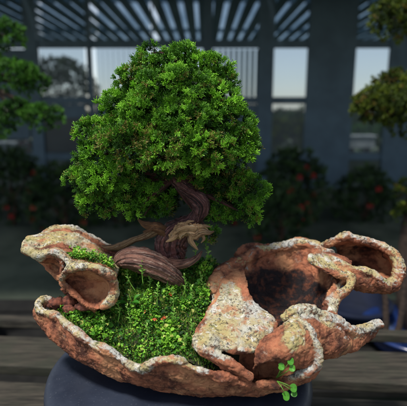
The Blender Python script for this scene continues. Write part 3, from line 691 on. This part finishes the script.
for sx in (-1.3, 1.3):
    for y in (-.36, .44):
        m = MB(); m.box((sx-.035, y-.035, -.75), (sx+.035, y+.035, BZ-.032)); m.v = [rz(v, R(-4)) for v in m.v]; m.build('leg', PLANK, bench, False, .003)

# ------------------------------------------------------------------ place behind
mb = MB(); gr = 60; X = np.linspace(-120, 120, gr); Yg = np.linspace(-20, 220, gr)
mb.add([(x, y, -.75) for y in Yg for x in X], [(j*gr+i, j*gr+i+1, (j+1)*gr+i+1, (j+1)*gr+i) for j in range(gr-1) for i in range(gr-1)])
tag(mb.build('ground', GROUND), 'dark damp ground of the nursery shelter', 'ground', kind='structure')

WY = 7.0
wall = empty('shelter_wall', (0, WY, -.75), 'dark blue grey framed wall with window openings behind the tree', 'wall')
def wbox(x0, y0, x1, y1, d0=0, d1=.08, name='rail', mat=FRAME):
    a = P(x0, y0, WY); b = P(x1, y1, WY); m = MB()
    m.box((min(a[0], b[0]), WY+d0, min(a[2], b[2])), (max(a[0], b[0]), WY+d1, max(a[2], b[2]))); m.build(name, mat, wall, False, .006)
zb = 205
for x0, x1, w in [(-92,-84,.03),(-30,-20,.03),(30,38,.03),(86,95,.03),(150,157,.03),(203,212,.03),(261,269,.03),(313,345,.04),(399,412,.03),(460,468,.03)]: wbox(x0, -60, x1, zb, -.05, w, 'post')
for y0, y1 in [(40,48),(97,104),(153,160)]: wbox(-130, y0, 520, y1, -.02, .06)
wbox(-130, 160.2, 520, 208, .0, .04, 'panel', simple('green_black_panel', (.07, .095, .085), .5, (.035, .055, .045), 2))
wbox(-20, 118, 30, 139, .0, .03, 'panel', FRAME)
for x0, x1 in [(-84,-30),(38,86)]: wbox(x0, 118, x1, 152.8, .0, .03, 'panel', simple('dark_glass_panel', (.03, .045, .055), .35, (.02, .03, .04), 2))
wbox(38.2, 104.2, 86, 118, .0, .03, 'panel', FRAME); wbox(95, 104.2, 203, 152.8, .0, .03, 'panel', FRAME); wbox(212.2, 104.2, 261, 152.8, .0, .03, 'panel', FRAME)
wbox(-20, 49.2, 30, 97, .0, .03, 'panel', FRAME)
def mat_pane():
    m = NM('dusty_glass', .3, .4); m.col(m.mix(m.noise(1.5, 4, .6), (.30, .36, .40), (.42, .48, .52)))
    t = m.n('ShaderNodeBsdfTransparent'); t.inputs[0].default_value = (.80, .84, .87, 1); mx = m.n('ShaderNodeMixShader'); mx.inputs[0].default_value = .14
    m.l(t.outputs[0], mx.inputs[1]); m.l(m.b.outputs[0], mx.inputs[2]); m.l(mx.outputs[0], m.out.inputs[0]); return m.m
PANE = mat_pane()
for x0, x1, y0, y1 in [(38,86,48.1,96.9),(95,150,48.1,96.9),(157,203,48.1,96.9),(212.1,261,48.1,96.9),(269,313,48.1,96.9),(346,397,48.1,96.9),(269,313,104.1,152.9),(346,397,104.1,152.9),(-20,30,139.1,152.9)]:
    wbox(x0, y0, x1, y1, .045, .05, 'pane', PANE)
def mat_film():
    m = NM('dimming_film', .5, .2); m.col(m.mix(m.noise(2.5, 5, .7), (.10, .15, .18), (.22, .30, .35)))
    t = m.n('ShaderNodeBsdfTransparent'); m.l(m.mix(m.ramp(m.noise(1.2, 5, .7), .3, .7), (.50, .60, .68), (.80, .88, .94)), t.inputs[0]); mx = m.n('ShaderNodeMixShader'); mx.inputs[0].default_value = .22
    m.l(t.outputs[0], mx.inputs[1]); m.l(m.b.outputs[0], mx.inputs[2]); m.l(mx.outputs[0], m.out.inputs[0]); return m.m
FILM = mat_film()
for x0, x1 in [(-20,30),(38,86),(95,150),(157,203),(212.1,261),(269,313),(345,399)]: wbox(x0, -30, x1, 39.9, .045, .05, 'pane', FILM)  # film added in the upper openings to dim the slats and give haze
# slatted blind in the window behind the crown
for i in range(9):
    x = 213.5 + i*5.4; wbox(x, 49.2, x+2.4, 96.8, .02, .035, 'blind_slat', SLAT)
for i in range(10):
    x = 96.5 + i*5.3; wbox(x, 49.2, x+2.4, 96.8, .02, .035, 'blind_slat', SLAT)

zr = P(200, -8, 7.4)[2]
roof = empty('slatted_roof', (0, 10, zr), 'roof of parallel blue grey slats with daylight between them', 'roof')
for i in range(-27, 28):
    x = i*.30 + rng.normal(0, .012); w_ = rng.uniform(.085, .108); zj = zr + rng.normal(0, .006)
    m = MB(); m.box((x-w_, 7.3, zj), (x+w_, 13.2, zr+.04)); m.build('slat', SLAT, roof, False)
for y in (8.3, 11.6):
    m = MB(); m.box((-8.4, y-.045, zr+.0405), (8.4, y+.045, zr+.13)); m.build('beam', FRAME, roof, False)
for x in (-8.2, 8.2):
    for y in (8.3, 11.6):
        m = MB(); m.box((x-.06, y-.06, -.75), (x+.06, y+.06, zr-.002)); m.build('post', FRAME, roof, False)

cover = empty('added_shade_roof', (0, 4, 2.55), 'opaque roof added out of view to shade the framed wall', 'roof')
for k in range(9):  # unseen roof, added to keep the sun off the wall and floor
    m = MB(); m.box((-9 + k*2.0, 1.1, 2.62), (-7.02 + k*2.0, 7.05, 2.65)); m.build('shade_roof_sheet', FRAME, cover, False)
for y in (1.2, 3.2, 5.2):
    m = MB(); m.box((-9, y-.05, 2.5), (9, y+.05, 2.617)); m.build('beam', FRAME, cover, False)
for x in (-8.8, 8.8):
    for y in (1.2, 5.2):
        m = MB(); m.box((x-.06, y-.06, -.75), (x+.06, y+.06, 2.497)); m.build('post', FRAME, cover, False)

# leafy shrubs, trees
def shrub(name, c, rad, mat, label, cat, dens, size, group=None, flowers=0, fm=REDF, trunk=None, seed=0, tb=0.):
    c = np.array(c, float); e = empty(name, (c[0], c[1], -.75), label, cat, group)
    m = MB(); tr = trunk or .02
    tube(m, [[c[0], c[1], -.75, tr*1.4], [c[0]+rad[0]*.1, c[1], (c[2]-.75)/2, tr], [c[0], c[1], c[2], tr*.6]], 10, 20)
    for k in range(5):
        a = k*1.26; tube(m, [[c[0], c[1], c[2]-rad[2]*.5, tr*.6], [c[0]+math.cos(a)*rad[0]*.6, c[1]+math.sin(a)*rad[1]*.6, c[2]+rad[2]*.3, tr*.25]], 6, 8)
    m.build('trunk', BARK, e)
    foliage('crown', c, np.array(rad), e, mat, dens, size, seed=seed, dead=0, tb=tb)
    if flowers:
        r = np.random.default_rng(seed+50); b = MB()
        V0, T0 = leaf_shape(6, .3, w=.9); ps = []; ds = []
        for k in range(flowers):
            d = r.normal(0, 1, 3); d[1] = -abs(d[1]); d /= np.linalg.norm(d); p = c + d*np.array(rad)*1.02
            for j in range(6): a = j*1.047; ps.append(p); ds.append((math.cos(a), -.5, math.sin(a)))
        V, T, A = scatter(V0, T0, np.array(ps), np.array(ds), np.full(len(ps), .045)); fastmesh('blossoms', V, T, A, fm, e)
    return e
fl = [(292,176,4.4,.38,'dark shrub dotted with red blossoms left of the wide post',14),(280,205,3.6,.30,'low red flowering shrub in front of the wall, left of the wide post',10),(365,190,4.6,.36,'dark flowering shrub right of the wide post',5),
      (10,172,4.4,.36,'dark shrub with red blossoms at the far left of the wall',9),(62,190,4.2,.36,'dark shrub with red blossoms right of the leftmost shrub',9),(225,196,4.6,.34,'dark shrub seen under the right side of the crown',3),(120,200,4.5,.34,'dark shrub seen under the left side of the crown',5)]
for i, (x, y, Y, r_, lab, k) in enumerate(fl):
    c = P(x, y+14, Y); shrub('flowering_shrub', c, (r_, r_*.7, r_*1.15), DKLF, lab, 'shrub', 420, .06, 'flowering shrubs along the wall', max(2, k*2//3), REDF if i != 4 else ORGF, seed=100+i)
far = [(58,92,13,1.1,.9,'dark tree whose crown fills the leftmost clear window',DKLF),(292,138,12,1.2,.45,'low reddish green bush outside the window left of the wide post',PINER),(378,140,11,.9,.35,'green bush outside the window right of the wide post',PINE),
       (12,128,12,1.4,.9,'dark bush outside the far left window',DKLF),(235,140,14,1.6,.6,'dark bush outside behind the crown',DKLF),(420,110,13,1.2,.9,'dark tree outside beyond the right bonsai',DKLF)]
for i, (x, y, Y, rx, rz_, lab, mt) in enumerate(far):
    c = P(x, y, Y); shrub('garden_tree', c, (rx, rx*.8, rz_), mt, lab, 'tree', 90, .13, 'trees outside the wall', trunk=.05, seed=200+i)
# dense hedge closing the view
hx = rng.uniform(-26, 26, 9000); hy = rng.uniform(21, 24, 9000); hz = rng.uniform(-.75, 1, 9000)
hz = -.75 + (hz + .75) * (1 + .25*np.array([mnoise.noise(Vector((float(a)*.5, 0, 0))) for a in hx]))*.72
V0, T0, tp = TPL[0]
V, T, A = scatter(V0, T0, np.stack([hx, hy, hz], 1), rng.normal(0, 1, (9000, 3)), rng.uniform(.25, .5, 9000), tint=rng.random(9000)*.6, dead=np.zeros(9000))
tag(fastmesh('far_hedge', V, T, A, DKLF), 'dark hedge far outside behind the shelter', 'hedge', kind='stuff')
# pale trough outside
def trough(x0, x1, y0, y1, Y, lab):
    a = P(x0, y0, Y); b = P(x1, y1, Y); e = empty('planter_trough', ((a[0]+b[0])/2, Y, -.75), lab, 'planter', 'pale troughs outside the wall')
    m = MB(); m.box((a[0], Y-.15, b[2]), (b[0], Y+.15, a[2])); m.build('box', WHITE, e, False, .02)
    m = MB(); m.box((a[0]-.03, Y-.18, a[2]+.002), (b[0]+.03, Y+.18, a[2]+.04)); m.build('rim', WHITE, e, False, .01)
    for x in (a[0]+.1, b[0]-.1):
        m = MB(); m.box((x-.04, Y-.1, -.75), (x+.04, Y+.1, b[2]-.002)); m.build('leg', BARK, e, False)
trough(-14, 26, 144, 151, 8.0, 'long pale trough standing outside the far left opening of the wall'); trough(347, 372, 137, 148, 8.5, 'pale trough outside the window right of the wide post')
c = P(26, 145, 7.7); shrub('potted_flower', c, (.12, .1, .12), DKLF, 'small red flowers at the right end of the long pale trough', 'flower', 300, .06, None, 12, REDF, seed=333)

# neighbouring bonsai on the back bench
bz = P(390, 352, 1.15)[2]
bb = empty('back_bench', (0, 1.3, -.75), 'lower dark bench behind the main bench', 'bench')
for k, y0 in enumerate((.86, 1.04, 1.22, 1.40, 1.58)):
    plank(bb, -1.8, 1.8, y0, y0+.155, bz-.03, bz, 0, DPLANK)
for sx in (-1.5, 1.5):
    for y in (.90, 1.68):
        m = MB(); m.box((sx-.03, y-.03, -.75), (sx+.03, y+.03, bz-.031)); m.build('leg', DPLANK, bb, False)
def neighbour(name, base, pads, label, trunk, mat, potlabel, potr, kz=1):
    bx = P(*base); bx[2] = bz
    m = MB(); pr = potr
    lathe(m, [(0, .012), (pr*.72, .012), (pr*.78, 0), (pr*.80, .004), (pr*.95, .04), (pr*1.0, .07), (pr*1.04, .075), (pr*1.04, .085), (pr*.95, .085), (pr*.92, .07), (0, .072)], (bx[0], bx[1], bz), 64)
    m.v = [(v - np.array([0, 0, bz]))*np.array([1, 1, kz]) + np.array([0, 0, bz]) for v in m.v]
    o = m.build('glazed_pot', GLAZE); tag(o, potlabel, 'pot')
    e = empty(name, (bx[0], bx[1], bz+.07), label, 'bonsai tree'); m = MB()
    tp_ = [list(bx + np.array([0, 0, .06])) + [.032]] + [list(P(*q[:3])) + [q[3]] for q in trunk]; tube(m, tp_, 16, 60, ridge=.25, twist=8)
    m.build('trunk', DBARK, e)
    for i, (x, y, Y, rx, ry) in enumerate(pads):
        b = MB()
        c = P(x, y, Y); s = PXM(Y, y); rad = np.array([rx*s, rx*s*.8, ry*s]); foliage('foliage_pad', c, rad, e, mat, 5200, .019, seed=400+i+int(x), dead=.06, tb=.0)
        k = np.argmin([np.linalg.norm(np.array(t[:3])-c) for t in tp_]); tube(b, [list(tp_[k][:3])+[.014], list((np.array(tp_[k][:3])+c)/2+np.array([0, 0, .01]))+[.01], list(c)+[.005]], 8, 12); b.build('branch', DBARK, e)
def far_(rows, d=.35): return [tuple(q[:2]) + (q[2]+d,) + tuple(q[3:]) for q in rows]
neighbour('neighbour_bonsai', (414,344,1.21), far_([(392,20,.80,20,19),(418,10,.85,30,26),(383,104,.78,27,16),(398,90,.84,26,17),(412,118,.85,30,18),(370,110,.78,16,11),(404,192,.82,8,12),(404,215,.85,8,10)]),
          'yellowish green bonsai with rounded foliage pads at the right edge', far_([(404,300,.85,.034),(406,250,.86,.030),(414,190,.87,.026),(424,120,.87,.024),(422,60,.87,.02),(415,15,.86,.012)]), PINER, 'low blue glazed tray holding the right hand bonsai', .235, 1.15)
neighbour('neighbour_pine', (-45,330,1.21), far_([(6,36,.85,17,13),(14,76,.82,20,14),(32,84,.86,16,10),(44,118,.80,18,11),(18,112,.82,18,10),(-4,128,.84,18,9),(-22,60,.86,20,16)]),
          'green bonsai with soft pads entering at the left edge', far_([(-50,270,.86,.034),(-45,200,.87,.03),(-30,130,.87,.026),(-22,80,.87,.02),(-14,40,.86,.012)]), PINE, 'blue glazed tray out at the left holding the green bonsai', .18)
bx = P(352, 330, 1.36); m = MB(); lathe(m, [(0, .01), (.12, .01), (.13, 0), (.15, .03), (.17, P(352,300,1.36)[2]-bz-.03), (.185, P(352,300,1.36)[2]-bz-.02), (.185, P(352,300,1.36)[2]-bz), (.165, P(352,300,1.36)[2]-bz), (.16, .08), (0, .08)], (bx[0], 1.36, bz), 64)
tag(m.build('planter', simple('ink_blue_glaze', (.007, .011, .028), .75, (.004, .007, .018), 8, .15, .1)), 'dark ink blue planter behind the hooded right end of the pot', 'planter')
# bare stems right of the pot
for i, (x0, x1, lab) in enumerate([(386,379,'thin brown leaning stem just right of the pot, left of the blue tray'),(397,404,'thin brown stem leaning right beside the blue tray')]):
    a = P(x0, 338, .74); b = P(x1, 262, .78); e = empty('bare_stem', a, lab, 'stem', 'bare stems behind the pot'); m = MB()
    tube(m, [list(a)+[.012], list((a+b)/2+np.array([.01, 0, 0]))+[.010], list(b)+[.005]], 10, 20, ridge=.2); m.build('stem', DBARK, e)

# ------------------------------------------------------------------ light
w = bpy.data.worlds.new('World'); S.world = w; w.use_nodes = True; nt = w.node_tree; nt.nodes.clear()
o = nt.nodes.new('ShaderNodeOutputWorld'); bg = nt.nodes.new('ShaderNodeBackground'); sky = nt.nodes.new('ShaderNodeTexSky')
sky.sky_type = 'NISHITA'; sky.sun_disc = False; sky.dust_density = .6; sky.air_density = 1.0
EL, AZ = R(66), R(225)         # azimuth: compass-like, sun behind-left of the camera
sky.sun_elevation = EL; sky.sun_rotation = AZ
hs = nt.nodes.new('ShaderNodeHueSaturation'); hs.inputs['Saturation'].default_value = .6
nt.links.new(sky.outputs[0], hs.inputs['Color']); nt.links.new(hs.outputs[0], bg.inputs[0]); nt.links.new(bg.outputs[0], o.inputs[0])
bg.inputs[1].default_value = .13
sd = bpy.data.lights.new('sun', 'SUN'); sd.energy = 4.2; sd.angle = R(9); sd.color = (1, .96, .9)
sun = bpy.data.objects.new('sun', sd); COL.objects.link(sun)
dirv = Vector((math.sin(AZ)*math.cos(EL), math.cos(AZ)*math.cos(EL), math.sin(EL)))
sun.rotation_euler = dirv.to_track_quat('Z', 'Y').to_euler(); sun.location = (0, 0, 5)
S.view_settings.view_transform = 'Standard'; S.view_settings.look = 'None'; S.view_settings.gamma = 1; S.view_settings.exposure = .35
S.render.engine = 'CYCLES'; S.render.resolution_x = 1024; S.render.resolution_y = 1021
